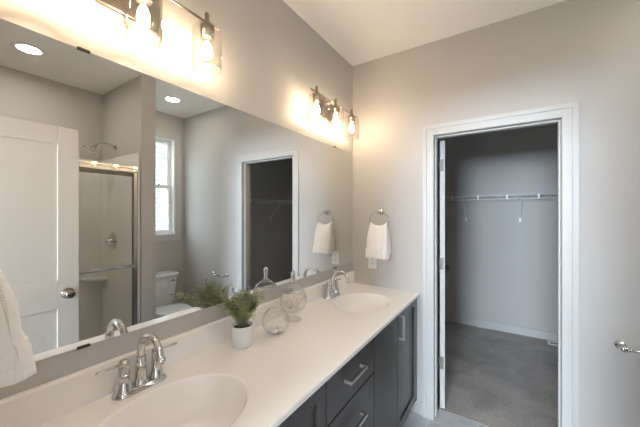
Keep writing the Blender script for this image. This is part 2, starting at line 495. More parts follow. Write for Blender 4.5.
# ------------------------------------------------------------------ window
def window():
    w = thing('window_1', 'white double-hung window over the toilet, seen in the mirror', 'window', (RIGHT, (WY0 + WY1) / 2, WZ0), kind='structure')
    cw = 0.078
    bm = BM(); pr = casing_profile(cw)
    def ring(f): return [f(a, t) for a, t in pr]
    rings = [ring(lambda a, t: (RIGHT - t, WY0 - a, WZ0 - a)), ring(lambda a, t: (RIGHT - t, WY0 - a, WZ1 + a)),
             ring(lambda a, t: (RIGHT - t, WY1 + a, WZ1 + a)), ring(lambda a, t: (RIGHT - t, WY1 + a, WZ0 - a))]
    rings.append(rings[0])
    loft(bm, rings, smooth=False, cap0=False, cap1=False)
    obj('casing', bm, M['trim'], w)
    b = BM()
    box(b, RIGHT, 2.575, WY0, WY0 + 0.014, WZ0, WZ1); box(b, RIGHT, 2.575, WY1 - 0.014, WY1, WZ0, WZ1)
    box(b, RIGHT, 2.575, WY0 + 0.014, WY1 - 0.014, WZ0, WZ0 + 0.016); box(b, RIGHT, 2.575, WY0 + 0.014, WY1 - 0.014, WZ1 - 0.014, WZ1)
    obj('window_frame', b, M['vinyl'], w)
    zm = (WZ0 + WZ1) / 2
    for nm, x, z0, z1 in (('upper_sash', 2.535, zm - 0.02, WZ1 - 0.014), ('lower_sash', 2.505, WZ0 + 0.016, zm + 0.02)):
        b = BM(); a, c = WY0 + 0.014, WY1 - 0.014; s = 0.042
        box(b, x, x + 0.028, a, a + s, z0, z1); box(b, x, x + 0.028, c - s, c, z0, z1)
        box(b, x, x + 0.028, a + s, c - s, z0, z0 + s); box(b, x, x + 0.028, a + s, c - s, z1 - s, z1)
        so = obj(nm, b, M['vinyl'], w, bevel=0.003)
        b = box(BM(), x + 0.012, x + 0.016, a + s, c - s, z0 + s, z1 - s)
        obj('pane', b, M['pane'], so)
window()

# neighbouring house and lawn beyond the window
def house():
    h = thing('neighbouring_house', 'pale clapboard gable end with grey roof outside the window', 'house', (7.0, 0.5, -0.6))
    y0, y1, ez, rz, ry = -3.2, 4.2, 1.95, 4.75, 0.5
    b = BM()
    prism(b, [(y0, -0.6), (y1, -0.6), (y1, ez), (ry, rz), (y0, ez)], 'x', 7.02, 12)
    obj('wall', b, M['siding'], h)
    b = BM()
    z = -0.6
    while z < rz - 0.12:      # lap boards, each clipped to the gable
        zt = z + 0.125
        def lim(zz):
            if zz <= ez: return y0, y1
            f = (zz - ez) / (rz - ez); return y0 + (ry - y0) * f, y1 + (ry - y1) * f
        a0, a1 = lim(zt)
        b0 = b.verts.new((6.985, a0, z)); b1 = b.verts.new((6.985, a1, z))
        c0 = b.verts.new((7.012, a0, zt)); c1 = b.verts.new((7.012, a1, zt))
        d0 = b.verts.new((7.02, a0, z)); d1 = b.verts.new((7.02, a1, z))
        b.faces.new((b0, b1, c1, c0)); b.faces.new((d0, d1, b1, b0))
        z = zt
    obj('siding', b, M['siding'], h)
    b = BM(); k = (rz - ez) / (y1 - ry)
    for s, ye in ((1, y1), (-1, y0)):
        yo = ye + s * 0.35; zo = ez - 0.35 * k
        prism(b, [(ry, rz), (yo, zo), (yo, zo + 0.16), (ry, rz + 0.16)], 'x', 6.7, 12.3)
    obj('roof', b, M['shingle'], h)
    b = BM()
    for s, ye in ((1, y1), (-1, y0)):
        yo = ye + s * 0.35; zo = ez - 0.35 * k
        prism(b, [(ry, rz - 0.12), (yo, zo - 0.12), (yo, zo + 0.14), (ry, rz + 0.14)], 'x', 6.66, 6.70)
        prism(b, [(ry, rz - 0.30), (ye, ez - 0.30), (ye, ez), (ry, rz)], 'x', 6.975, 6.985)
    obj('rake_board', b, M['trim'], h)
house()
bm = box(BM(), 2.75, 30, -20, 20, -0.75, -0.6)
tag(obj('ground', bm, M['lawn']), 'lawn outside between the window and the neighbouring house', 'lawn', kind='structure')

# ------------------------------------------------------------------ mirror
MY0, MY1, MZ0, MZ1 = -2.125, -0.012, 1.070, 1.977
mir = thing('wall_mirror', 'long frameless mirror on the wall above the vanity', 'mirror', (0, (MY0 + MY1) / 2, MZ0))
bm = box(BM(), 0.0055, 0.0062, MY0, MY1, MZ0, MZ1)
obj('mirror_glass', bm, M['mirror'], mir)
bm = box(BM(), 0.0005, 0.0054, MY0, MY1, MZ0, MZ1)
obj('backing', bm, M['mirror_back'], mir)
def clip(y, z, up):
    b = BM(); s = 1 if up else -1
    box(b, 0.0005, 0.0105, y - 0.016, y + 0.016, z + s * 0.0005, z + s * 0.004)
    box(b, 0.0066, 0.0105, y - 0.016, y + 0.016, z - s * 0.004, z + s * 0.002)
    o = obj('clip', b, M['clip'], mir, bevel=0.0008)
    o['label'] = 'small metal mirror clip'
for y in (-1.84, -0.306): clip(y, MZ1, True)
for y in (-1.84, -0.306): clip(y, MZ0, False)

# ------------------------------------------------------------------ countertop with two integrated bowls
CT, CF = 0.896, 0.548           # top height, front edge
SINK_Y = (-1.712, -0.442)
SX, SA, SB = 0.29, 0.222, 0.172  # bowl centre x, half-length (y), half-width (x)
def vanity_top():
    t = thing('vanity_countertop', 'white cultured marble vanity top with two moulded oval sinks', 'countertop', (0.27, -1.067, 0.876))
    bm = BM()
    x0, x1 = 0.002, CF
    EY = 0.30
    cuts = [NEAR + 0.002]
    for sy in SINK_Y: cuts += [sy - EY, sy + EY]
    cuts.append(-0.002)
    zb = CT - 0.020
    def quad(xa, xb, ya, yb):
        vs = [bm.verts.new((xa, ya, CT)), bm.verts.new((xb, ya, CT)), bm.verts.new((xb, yb, CT)), bm.verts.new((xa, yb, CT))]
        bm.faces.new(vs)
    quad(x0, x1, cuts[0], cuts[1]); quad(x0, x1, cuts[2], cuts[3]); quad(x0, x1, cuts[4], cuts[5])
    for sy in SINK_Y:
        ang = [2 * PI * k / 96 for k in range(96)]
        for cx_, cy_ in ((x0, -EY), (x1, -EY), (x0, EY), (x1, EY)):
            ang.append(math.atan2(cy_ / SA, (cx_ - SX) / SB) % (2 * PI))
        ang.sort(); outer = []
        for a in ang:
            dx, dy = SB * math.cos(a), SA * math.sin(a)
            k = 1e9
            if dx > 1e-9: k = min(k, (x1 - SX) / dx)
            if dx < -1e-9: k = min(k, (x0 - SX) / dx)
            if abs(dy) > 1e-9: k = min(k, EY / abs(dy))
            outer.append((SX + dx * k, sy + dy * k, CT))
        rings = [[bm.verts.new(p) for p in outer]]
        for s, dz in ((1.03, 0), (1.012, -0.0006), (0.998, -0.0030), (0.985, -0.0080), (0.965, -0.020), (0.935, -0.040), (0.89, -0.064), (0.82, -0.090), (0.71, -0.113), (0.55, -0.130), (0.34, -0.139), (0.10, -0.142)):
            rings.append([bm.verts.new((SX - 0.015 * (1 - s) + SB * s * math.cos(a), sy + SA * s * math.sin(a), CT + dz)) for a in ang])
        n = len(ang)
        for i, (A, B) in enumerate(zip(rings, rings[1:])):
            for k in range(n):
                f = bm.faces.new((A[k], A[(k + 1) % n], B[(k + 1) % n], B[k])); f.smooth = i > 0
        bm.faces.new(rings[-1])
    bmesh.ops.remove_doubles(bm, verts=bm.verts[:], dist=1e-5)
    # front edge, ends, underside strips
    ya, yb = cuts[0], cuts[-1]
    fr = [(x1, CT), (x1 + 0.003, CT - 0.001), (x1 + 0.0045, CT - 0.004), (x1 + 0.0045, zb + 0.003), (x1 + 0.003, zb), (x1 - 0.06, zb)]
    A = [bm.verts.new((x, ya, z)) for x, z in fr]; B = [bm.verts.new((x, yb, z)) for x, z in fr]
    for k in range(len(fr) - 1): bm.faces.new((A[k], A[k + 1], B[k + 1], B[k]))
    for y in (ya, yb):
        bm.faces.new([bm.verts.new(p) for p in ((x0, y, CT), (x1, y, CT), (x1, y, zb), (x0, y, zb))])
    me = bpy.data.meshes.new('top_slab'); bm.normal_update(); bm.to_mesh(me); bm.free()
    me.materials.append(M['counter'])
    o = bpy.data.objects.new('top_slab', me); C.objects.link(o); o.parent = t
    o.matrix_parent_inverse = Matrix.Translation(-Vector(t.location))
    b = BM()
    pr = [(0.002, CT + 0.0005), (0.020, CT + 0.0005), (0.020, CT + 0.099), (0.017, CT + 0.103), (0.002, CT + 0.103)]
    prism(b, pr, 'y', ya, yb)
    # cove where the splash meets the top
    obj('backsplash', b, M['counter'], t)
    for sy in SINK_Y:
        b = lathe(BM(), [(0, 0.002), (0.012, 0.002), (0.013, 0.0045), (0.021, 0.004), (0.022, 0.001), (0.022, 0)], (SX - 0.0145, sy, CT - 0.142), 24)
        d = obj('drain', b, M['chrome'], t); d['label'] = 'round chrome drain ring'
vanity_top()

# ------------------------------------------------------------------ cabinets
FX = 0.512      # carcass front; doors and drawers sit on it to x = 0.531
def carcass(bm, y0, y1):
    box(bm, 0.004, FX, y0, y0 + 0.016, 0.10, 0.873); box(bm, 0.004, FX, y1 - 0.016, y1, 0.10, 0.873)
    box(bm, 0.004, FX, y0 + 0.016, y1 - 0.016, 0.10, 0.116); box(bm, 0.004, 0.012, y0 + 0.016, y1 - 0.016, 0.116, 0.873)
    # face frame rails and stiles
    box(bm, FX - 0.018, FX, y0 + 0.016, y1 - 0.016, 0.835, 0.873)
    box(bm, FX - 0.018, FX, y0 + 0.016, y1 - 0.016, 0.116, 0.135)
    box(bm, 0.40, 0.44, y0, y1, 0.0, 0.10)
    return bm
def shaker_front(bm, y0, y1, z0, z1, w=0.060, x0=FX + 0.001, x1=0.532):
    box(bm, x0, x1 - 0.010, y0 + 0.01, y1 - 0.01, z0 + 0.01, z1 - 0.01)
    box(bm, x0, x1, y0, y0 + w, z0, z1); box(bm, x0, x1, y1 - w, y1, z0, z1)
    box(bm, x0, x1, y0 + w, y1 - w, z0, z0 + w); box(bm, x0, x1, y0 + w, y1 - w, z1 - w, z1)
    return bm
def pull(c, axis, L=0.16):
    """square bar pull on two posts; c = centre on the front's face"""
    b = BM(); x, y, z = c; s = 0.0068; h = L / 2
    if axis == 'y':
        box(b, x + 0.024, x + 0.035, y - h, y + h, z - s, z + s)
        for k in (-1, 1):
            e = y + k * h
            box(b, x + 0.0002, x + 0.0245, min(e, e - k * 0.011), max(e, e - k * 0.011), z - s, z + s)
    else:
        box(b, x + 0.024, x + 0.035, y - s, y + s, z - h, z + h)
        for k in (-1, 1):
            e = z + k * h
            box(b, x + 0.0002, x + 0.0245, y - s, y + s, min(e, e - k * 0.011), max(e, e - k * 0.011))
    return b
ZT, ZB = 0.868, 0.118
D0, D1 = -1.278, -0.821       # drawer bank
# far sink cabinet
c = thing('sink_cabinet', 'dark sink cabinet with one handled door, next to the closet doorway', 'cabinet', (0.27, D1 / 2, 0), 'vanity base cabinets')
obj('body', carcass(BM(), D1 + 0.001, -0.003), M['cabinet'], c)
b = box(BM(), FX + 0.001, 0.532, D1 + 0.003, -0.464, ZB, ZT)
obj('front_panel', b, M['cabinet'], c, bevel=0.0015)
d = obj('door', shaker_front(BM(), -0.460, -0.032, ZB, ZT, 0.057), M['cabinet'], c, bevel=0.0012)
obj('handle', pull((0.532, -0.430, 0.775), 'z', 0.150), M['nickel'], d, bevel=0.001)['label'] = 'square brushed nickel bar pull'
b = box(BM(), FX + 0.001, 0.530, -0.030, -0.003, 0.10, ZT)
obj('filler_strip', b, M['cabinet'], c)
# drawer bank
c = thing('drawer_cabinet', 'dark three-drawer cabinet in the middle of the vanity', 'cabinet', (0.27, (D0 + D1) / 2, 0), 'vanity base cabinets')
obj('body', carcass(BM(), D0 + 0.001, D1 - 0.001), M['cabinet'], c)
for z0, z1, hz in ((0.686, ZT, 0.788), (0.402, 0.680, 0.573), (ZB, 0.396, 0.29)):
    b = box(BM(), FX + 0.001, 0.532, D0 + 0.004, D1 - 0.004, z0, z1)
    d = obj('drawer', b, M['cabinet'], c, bevel=0.0015)
    obj('handle', pull((0.532, (D0 + D1) / 2 - 0.012, hz), 'y', 0.158), M['nickel'], d, bevel=0.001)['label'] = 'square brushed nickel bar pull'
# near sink cabinet
c = thing('sink_cabinet', 'dark sink cabinet with recessed-panel doors under the near basin', 'cabinet', (0.27, (NEAR + D0) / 2, 0), 'vanity base cabinets')
obj('body', carcass(BM(), NEAR + 0.003, D0 - 0.001), M['cabinet'], c)
for y0, y1, hy in ((-2.10, -1.694, -1.725), (-1.688, D0 - 0.004, -1.657)):
    d = obj('door', shaker_front(BM(), y0, y1, ZB, ZT, 0.060), M['cabinet'], c, bevel=0.0012)
    obj('handle', pull((0.532, hy, 0.775), 'z', 0.150), M['nickel'], d, bevel=0.001)

# ------------------------------------------------------------------ faucets
def faucet(label):
    f = thing('faucet', label, 'faucet', (0.062, 0, CT), 'vanity faucets')
    X, Z = 0.062, CT
    b = BM()
    n = 48
    def oval(hy, hx, z):
        out = []
        for k in range(n):
            a = 2 * PI * k / n
            cy = (hy - hx) * (1 if math.sin(a) > 0 else -1) if abs(math.sin(a)) > 1e-6 else 0
            out.append((X + hx * math.cos(a), cy + hx * math.sin(a), z))
        return out
    loft(b, [oval(0.084, 0.031, Z + 0.0003), oval(0.084, 0.031, Z + 0.004), oval(0.082, 0.0285, Z + 0.008), oval(0.079, 0.025, Z + 0.013), oval(0.076, 0.022, Z + 0.0165)])
    obj('base_plate', b, M['chrome'], f)
    b = BM()
    lathe(b, [(0.0245, 0.012), (0.0215, 0.020), (0.0185, 0.034), (0.0172, 0.052), (0.0168, 0.072), (0.0178, 0.0725), (0.0178, 0.079), (0.0158, 0.082), (0.0155, 0.104), (0.0125, 0.1045), (0, 0.1045)], (X, 0, Z), 28)
    r = 0.062; cx, cz = X + r, Z + 0.120
    pts = [(X, 0, Z + 0.095), (X, 0, Z + 0.108)]
    rad = [0.0122, 0.0122]
    for k in range(19):
        a = PI - (PI * 0.93) * k / 18
        pts.append((cx + r * math.cos(a), 0, cz + r * math.sin(a))); rad.append(0.0122 - 0.0016 * k / 18)
    e = Vector(pts[-1]); dd = (e - Vector(pts[-2])).normalized()
    pts += [tuple(e + dd * 0.003), tuple(e + dd * 0.006), tuple(e + dd * 0.024)]; rad += [0.0106, 0.0138, 0.0148]
    tube(b, pts, rad, 18)
    obj('spout', b, M['chrome'], f)
    for s in (-1, 1):
        y = s * 0.051
        b = lathe(BM(), [(0.0262, 0.010), (0.0235, 0.018), (0.0190, 0.034), (0.0160, 0.048), (0.0150, 0.060), (0.0165, 0.0605), (0.0165, 0.066), (0.0150, 0.0665), (0.0150, 0.090), (0.0100, 0.0905), (0.0100, 0.094), (0.0150, 0.0945), (0.0150, 0.105), (0.0115, 0.110), (0, 0.111)], (X, y, Z), 24)
        h = obj('handle', b, M['chrome'], f)
        b = tube(BM(), [(X, y + s * 0.006, Z + 0.0995), (X, y + s * 0.040, Z + 0.0995), (X, y + s * 0.073, Z + 0.0995), (X, y + s * 0.076, Z + 0.0995)], [0.0042, 0.0042, 0.0050, 0.0036], 12)
        obj('lever', b, M['chrome'], h)
    return f
f1 = faucet('chrome two-handle arched faucet at the near basin')
f2 = copy_tree(f1)
f1.location.y = -1.702
f2.location.y = -0.442
f2['label'] = 'chrome two-handle arched faucet at the far basin by the end wall'

# ------------------------------------------------------------------ potted fern
PXY = (0.108, -1.302)
def fern():
    p = thing('potted_fern', 'bushy green fern in a plain white pot on the countertop', 'plant', (PXY[0], PXY[1], CT))
    cx, cy = PXY; z = CT + 0.0005
    b = lathe(BM(), [(0, 0), (0.042, 0), (0.0435, 0.0015), (0.0475, 0.088), (0.0470, 0.090), (0.0440, 0.090), (0.0430, 0.074), (0, 0.074)], (cx, cy, z), 40)
    obj('pot', b, M['pot'], p)
    b = lathe(BM(), [(0.0425, 0.0745), (0.035, 0.079), (0.015, 0.081), (0, 0.081)], (cx, cy, z), 24)
    obj('soil', b, M['soil'], p)
    rnd = random.Random(11)
    N = 30
    for i in range(N):
        th = 2 * PI * (i * 0.618) + rnd.uniform(-0.25, 0.25)
        inner = i / N
        L = rnd.uniform(0.125, 0.195)
        lean = 0.16 + 0.85 * inner * rnd.uniform(0.75, 1.15)
        d = Vector((math.cos(th), math.sin(th), 0))
        if d.x < -0.2: lean *= 0.62
        if d.x > 0.4: lean *= 0.75
        if d.y < -0.3: L *= 1.42; lean *= 1.4
        base = Vector((cx, cy, z + 0.078)) + d * 0.018 * rnd.uniform(0.2, 1.2)
        pts = []; pos = base.copy(); seg = 16; ang = lean * 0.35
        for k in range(seg + 1):
            pts.append(pos.copy())
            ang = min(ang + lean * 1.15 / seg, 1.75)
            v = d * math.sin(ang) + Vector((0, 0, math.cos(ang)))
            pos = pos + v * (L / seg)
        b = BM()
        tube(b, pts, [0.0014 * (1 - 0.75 * k / seg) for k in range(seg + 1)], 5)
        side0 = Vector((-d.y, d.x, 0))
        roll = rnd.uniform(-0.5, 0.5)
        for k in range(3, seg + 1):
            f = (k - 3) / (seg - 3)
            ln = 0.031 * math.sin(PI * (0.16 + 0.80 * f)) ** 0.8 * rnd.uniform(0.85, 1.1)
            t = (pts[k] - pts[k - 1]).normalized()
            nrm = side0.cross(t).normalized()
            side = (side0 * math.cos(roll) + nrm * math.sin(roll)).normalized()
            up = side.cross(t).normalized()
            for s in (-1, 1):
                ax = (side * s * 0.86 + t * 0.5 + up * rnd.uniform(-0.22, 0.22)).normalized()
                wd = t - ax * t.dot(ax); wd.normalize()
                p0 = pts[k]
                # lobed leaflet: three small blades along the pinna
                lobes = 4
                for q in range(lobes):
                    a = q / lobes
                    pa = p0 + ax * ln * a
                    lw = ln * 0.20 * (1 - 0.55 * a)
                    tip = p0 + ax * ln * min(1.0, a + 0.40)
                    for ss in (-1, 1):
                        e = pa + ax * ln * 0.20 + wd * ss * lw + up * rnd.uniform(-0.0015, 0.0015)
                        vs = [b.verts.new(pa), b.verts.new(e), b.verts.new(tip)]
                        b.faces.new(vs)
        for v in b.verts:      # keep every frond clear of the mirror and splash
            lim = 0.024 if v.co.z < CT + 0.11 else 0.010
            if v.co.x < lim: v.co.x = lim + (lim - v.co.x) * 0.08
        obj('frond', b, M['leaf'], p)
fern()

# ------------------------------------------------------------------ glass bowl with pebbles
def glass_bowl():
    cx, cy = 0.150, -1.128; z = CT + 0.0005
    t = thing('glass_bowl', 'round clear glass bowl with white pebbles, in front of the lidded jar', 'bowl', (cx, cy, CT))
    out = [(0, 0), (0.026, 0), (0.034, 0.003)]
    R = 0.068
    for k in range(1, 15):
        a = -1.02 + (1.02 + 0.98) * k / 14
        out.append((R * math.cos(a), 0.060 + R * math.sin(a)))
    inn = [(r - 0.003, h + 0.001) for r, h in out[::-1] if r > 0.03]
    inn += [(0.026, 0.0065), (0, 0.006)]
    obj('bowl', lathe(BM(), out + inn, (cx, cy, z), 48), M['glass'], t)
    rnd = random.Random(4)
    spots = [(0, 0, 0.0066)] + [(0.030 * math.cos(a), 0.030 * math.sin(a), 0.012) for a in [k * 2 * PI / 6 for k in range(6)]] + [(0.016, 0.008, 0.026), (-0.014, 0.012, 0.026), (0.0, -0.018, 0.026)]
    for k, (dx, dy, dz) in enumerate(spots):
        r = rnd.uniform(0.011, 0.013) if dz > 0.02 or k == 0 else rnd.uniform(0.0115, 0.0135)
        b = BM(); bmesh.ops.create_icosphere(b, subdivisions=2, radius=1.0)
        for v in b.verts:
            n = 1 + 0.12 * math.sin(5 * v.co.x + k) * math.cos(4 * v.co.y - k)
            v.co = Vector((v.co.x * r * n * 1.12, v.co.y * r * n, v.co.z * r * 0.72 * n))
            v.co += Vector((cx + dx, cy + dy, z + dz + r * 0.72))
        o = obj('pebble', b, M['stone'], origin=(cx + dx, cy + dy, z + dz), smooth=True)
        tag(o, 'small white pebble lying in the round glass bowl', 'pebble', 'pebbles in the glass bowl')
glass_bowl()

# ------------------------------------------------------------------ lidded apothecary jar with dried flowers
def jar():
    cx, cy = 0.108, -0.940; z = CT + 0.0005
    t = thing('apothecary_jar', 'footed clear glass apothecary jar with cream dried flowers inside', 'jar', (cx, cy, CT))
    ft = [(0, 0), (0.046, 0), (0.047, 0.003), (0.040, 0.006), (0.014, 0.012), (0.009, 0.022), (0.009, 0.034), (0.013, 0.042), (0.020, 0.0455), (0, 0.0455)]
    obj('foot', lathe(BM(), ft, (cx, cy, z), 40), M['glass'], t)
    prof = [(0, 0.046), (0.028, 0.050)]
    R = 0.074
    for k in range(0, 13):
        a = -0.85 + 1.55 * k / 12
        prof.append((0.002 + R * math.cos(a), 0.108 + R * math.sin(a)))
    inn = [(r - 0.003, h + 0.002) for r, h in prof[::-1] if h > 0.052]
    inn += [(0.028, 0.054), (0, 0.050)]
    obj('bowl', lathe(BM(), prof + inn, (cx, cy, z), 48), M['glass'], t)
    # lid: flat rim, dome and tall stopper-shaped finial
    zr = 0.108 + R * math.sin(0.70)
    rr = 0.002 + R * math.cos(0.70)
    lid = [(0, zr + 0.006), (rr - 0.006, zr + 0.004), (rr + 0.004, zr + 0.0015), (rr + 0.006, zr + 0.005), (rr, zr + 0.009), (0.040, zr + 0.022), (0.024, zr + 0.034), (0.014, zr + 0.041), (0, zr + 0.0415)]
    l = obj('lid', lathe(BM(), lid, (cx, cy, z), 40), M['glass'], t)
    fin = [(0, zr + 0.042), (0.0125, zr + 0.042), (0.0105, zr + 0.052), (0.0125, zr + 0.070), (0.0140, zr + 0.088), (0.0130, zr + 0.102), (0.008, zr + 0.110), (0, zr + 0.112)]
    obj('finial', lathe(BM(), fin, (cx, cy, z), 28), M['solid_glass'], l)
    rnd = random.Random(3)
    spots = [(0, 0, 0.062)]
    for rad, n, h in ((0.030, 5, 0.072), (0.046, 8, 0.098), (0.018, 3, 0.096), (0.044, 7, 0.124), (0.018, 3, 0.128)):
        for k in range(n):
            a = 2 * PI * k / n + rnd.uniform(-0.2, 0.2)
            spots.append((rad * math.cos(a), rad * math.sin(a), h + rnd.uniform(-0.003, 0.003)))
    for k, (dx, dy, dz) in enumerate(spots):
        b = BM(); o3 = Vector((cx + dx, cy + dy, z + dz))
        for ring_, (nn, rr_, tilt) in enumerate(((6, 0.017, 0.35), (5, 0.014, 0.85), (4, 0.010, 1.25))):
            for q in range(nn):
                a = 2 * PI * q / nn + ring_ * 0.5 + k
                d = Vector((math.cos(a) * math.cos(tilt), math.sin(a) * math.cos(tilt), math.sin(tilt)))
                s = Vector((-math.sin(a), math.cos(a), 0)); u = s.cross(d)
                p = [o3, o3 + d * rr_ * 0.55 + s * rr_ * 0.42 + u * 0.002, o3 + d * rr_ - u * 0.002 + s * rr_ * 0.15, o3 + d * rr_ - u * 0.002 - s * rr_ * 0.15, o3 + d * rr_ * 0.55 - s * rr_ * 0.42 + u * 0.002]
                b.faces.new([b.verts.new(v) for v in p])
        cen = sum((v.co for v in b.verts), Vector()) / len(b.verts)
        rot = Matrix.Rotation(rnd.uniform(-0.9, 0.9), 3, 'X') @ Matrix.Rotation(rnd.uniform(-0.9, 0.9), 3, 'Y')
        for v in b.verts: v.co = cen + rot @ (v.co - cen)
        o = obj('dried_flower', b, M['petal'], origin=tuple(o3), smooth=True)
        tag(o, 'cream dried flower head inside the footed glass jar', 'flower', 'dried flowers in the jar')
jar()

# ------------------------------------------------------------------ vanity lights
def vanity_light(yc, label):
    v = thing('vanity_light', label, 'wall light', (0.0, 0, 2.21), 'vanity lights')
    RX, RZ = 0.100, 2.230
    b = BM(); box(b, 0.0005, 0.016, -0.100, 0.100, 2.145, 2.275)
    obj('back_plate', b, M['lamp_metal'], v, bevel=0.004)
    for y in (-0.045, 0.045):
        obj('arm', cyl(BM(), (0.014, y, 2.222), (RX - 0.002, y, RZ), 0.007, seg=12), M['lamp_metal'], v)
    b = tube(BM(), [(RX, -0.300, RZ), (RX, 0.300, RZ)], 0.0048, 12)
    obj('rod', b, M['lamp_metal'], v)
    for y in (-0.238, 0.0, 0.238):
        b = BM()
        lathe(b, [(0, 0.036), (0.008, 0.036), (0.0095, 0.034), (0.0095, 0.004), (0.011, 0.002), (0.011, -0.012), (0.026, -0.016), (0.0265, -0.040), (0.0245, -0.042), (0.0245, -0.062), (0.0215, -0.064), (0, -0.064)], (RX, y, RZ), 24)
        s = obj('socket', b, M['lamp_metal'], v)
        # open-bottomed clear cylinder with a rounded shoulder
        o_ = [(0.022, -0.018), (0.040, -0.019), (0.050, -0.024), (0.0555, -0.034), (0.0560, -0.050), (0.0560, -0.186)]
        i_ = [(0.0535, -0.186), (0.0535, -0.050), (0.0525, -0.036), (0.048, -0.027), (0.039, -0.022), (0.022, -0.0205)]
        bb = lathe(BM(), o_ + i_ + [o_[0]], (RX, y, RZ), 40)
        obj('glass_shade', bb, M['shade_glass'], v)
        bb = lathe(BM(), [(0.0125, -0.064), (0.0135, -0.072), (0.020, -0.086), (0.0275, -0.104), (0.0305, -0.122), (0.028, -0.138), (0.020, -0.149), (0.009, -0.1535), (0, -0.154)], (RX, y, RZ), 28)
        g = obj('bulb', bb, M['bulb_glass'], v)
        bb = lathe(BM(), [(0, -0.074), (0.006, -0.076), (0.0125, -0.088), (0.0175, -0.104), (0.018, -0.122), (0.013, -0.136), (0.006, -0.141), (0, -0.142)], (RX, y, RZ), 16)
        obj('filament', bb, M['core'], g)['label'] = 'glowing bulb core'
    return v
v1 = vanity_light(0, 'three-bulb nickel bar light above the near basin')
v2 = copy_tree(v1)
v1.location.y = -1.712
v2.location.y = -0.456
v2['label'] = 'three-bulb nickel bar light above the far basin by the corner'

# ------------------------------------------------------------------ recessed ceiling lights
def can(label, x, y, which):
    t = thing('recessed_light', label, 'ceiling light', (x, y, H), 'recessed ceiling lights')
    b = lathe(BM(), [(0.066, -0.0005), (0.095, -0.0005), (0.095, -0.003), (0.088, -0.006), (0.068, -0.008), (0.066, -0.005)], (x, y, H), 40)
    obj('trim_ring', b, M['plastic_white'], t)
    b = lathe(BM(), [(0.0665, -0.003), (0.04, -0.004), (0, -0.0045)], (x, y, H), 40)
    obj('lens', b, M['lens_' + which], t)
can('lit round recessed light above the shower, seen in the mirror', 1.93, -1.56, 'shower')
can('lit round recessed light above the toilet, seen in the mirror', 1.96, -0.435, 'toilet')

# ------------------------------------------------------------------ towel rings and towels (built for the end wall, copied to the near wall)
def ring_and_towel():
    r = thing('towel_ring', 'chrome towel ring on the end wall beside the closet doorway', 'towel ring', (0, 0, 1.487), 'towel rings')
    ZR = 1.487; off = 0.052; R = 0.078; zc = ZR - R + 0.004
    b = lathe(BM(), [(0.025, 0.0005), (0.025, 0.006), (0.021, 0.010), (0.011, 0.013), (0.009, 0.020), (0.009, off - 0.008), (0.0115, off - 0.004), (0.0115, off + 0.010), (0.008, off + 0.012), (0, off + 0.012)], (0, 0, ZR), 24, '-y')
    obj('mount', b, M['chrome'], r)
    pts = [(R * math.sin(2 * PI * k / 48), -off, zc + R * math.cos(2 * PI * k / 48)) for k in range(48)]
    obj('ring', tube(BM(), pts, 0.0042, 10, closed=True), M['chrome'], r)
    # towel folded through the ring: an upside-down U with a fuller, lower front
    def make(b):
        nx = 49
        def yoff(z): return z
        zbot_f, zbot_b = 1.138, 1.165
        rings = []
        for i in range(nx):
            u = -1 + 2 * i / (nx - 1)
            e = (max(0.0, 1 - abs(u) ** 9)) ** 0.5       # rounded side folds
            prof = []
            # station list: (front?, fraction down)
            ztop = zc - R + 0.037 + 0.85 * (R - math.sqrt(R * R - (0.064 * u) ** 2))
            def P(fr, z, th, base):
                f = (ztop - z) / (ztop - zbot_f)
                wv = 0.004 * math.sin(6.5 * u + 2.0) * f + 0.003 * math.sin(11 * u) * f
                hw = 0.066 + 0.017 * max(0.0, min(1, f * 2.2)) ** 0.8
                if z < 1.205: hw += 0.003
                return (hw * u + 0.004 * f, -(off + base * (0.6 + 0.4 * e) + wv), z)
            def band(z):
                return 0.010 if z < 1.210 else 0.0
            out = []
            N = 24
            for k in range(N + 1):                       # outer front, top to bottom
                f = k / N; z = ztop + 0.0 - (ztop - zbot_f) * f
                if k == 0: z = ztop + 0.012
                bulge = 0.014 + 0.036 * min(1, f * 2.6) ** 0.6 + 0.020 * f + band(z) + 0.012 * max(0, f - 0.55)
                if k == 0: bulge = 0.006
                out.append(P(1, z, 0, bulge))
            out.append(P(1, zbot_f - 0.005, 0, 0.066)); out.append(P(1, zbot_f - 0.002, 0, 0.034))
            def Q(z, base):                              # slit between the two ends, room for the ring inside the fold
                p = P(0, z, 0, 0.0); return (p[0], p[1] - base, p[2])
            out.append(Q(zbot_f + 0.004, 0.007)); out.append(Q(1.22, 0.007)); out.append(Q(ztop - 0.05, 0.007)); out.append(Q(ztop - 0.013, 0.007))
            out.append(Q(ztop - 0.009, 0.0))
            out.append(Q(ztop - 0.013, -0.007)); out.append(Q(ztop - 0.05, -0.007)); out.append(Q(1.22, -0.007)); out.append(Q(zbot_b, -0.007))
            out.append(P(0, zbot_b + 0.003, 0, -0.034))
            for k in range(16):                          # back, bottom to top
                f = 1 - k / 15; z = ztop - (ztop - zbot_b) * f * 0.97
                out.append(P(0, z, 0, -(0.010 + 0.026 * min(1, f * 1.8)) if k < 15 else -0.008))
            rings.append(out)
        loft(b, rings)
        return b
    bm = make(BM())
    t = obj('hand_towel', bm, M['towel'], origin=(0, 0, 1.12))
    tag(t, 'white hand towel folded through the ring on the end wall', 'towel', 'hand towels')
    return r, t
ra, ta = ring_and_towel()
rb, tb = copy_tree(ra), copy_tree(ta)
for o in (ra, ta): o.location.x = 0.252
for o in (rb, tb):
    o.rotation_euler = (0, 0, PI); o.location.x = 0.180; o.location.y = NEAR
rb['label'] = 'chrome towel ring on the near wall at the left edge'
tb['label'] = 'white hand towel close to the camera at the left edge'

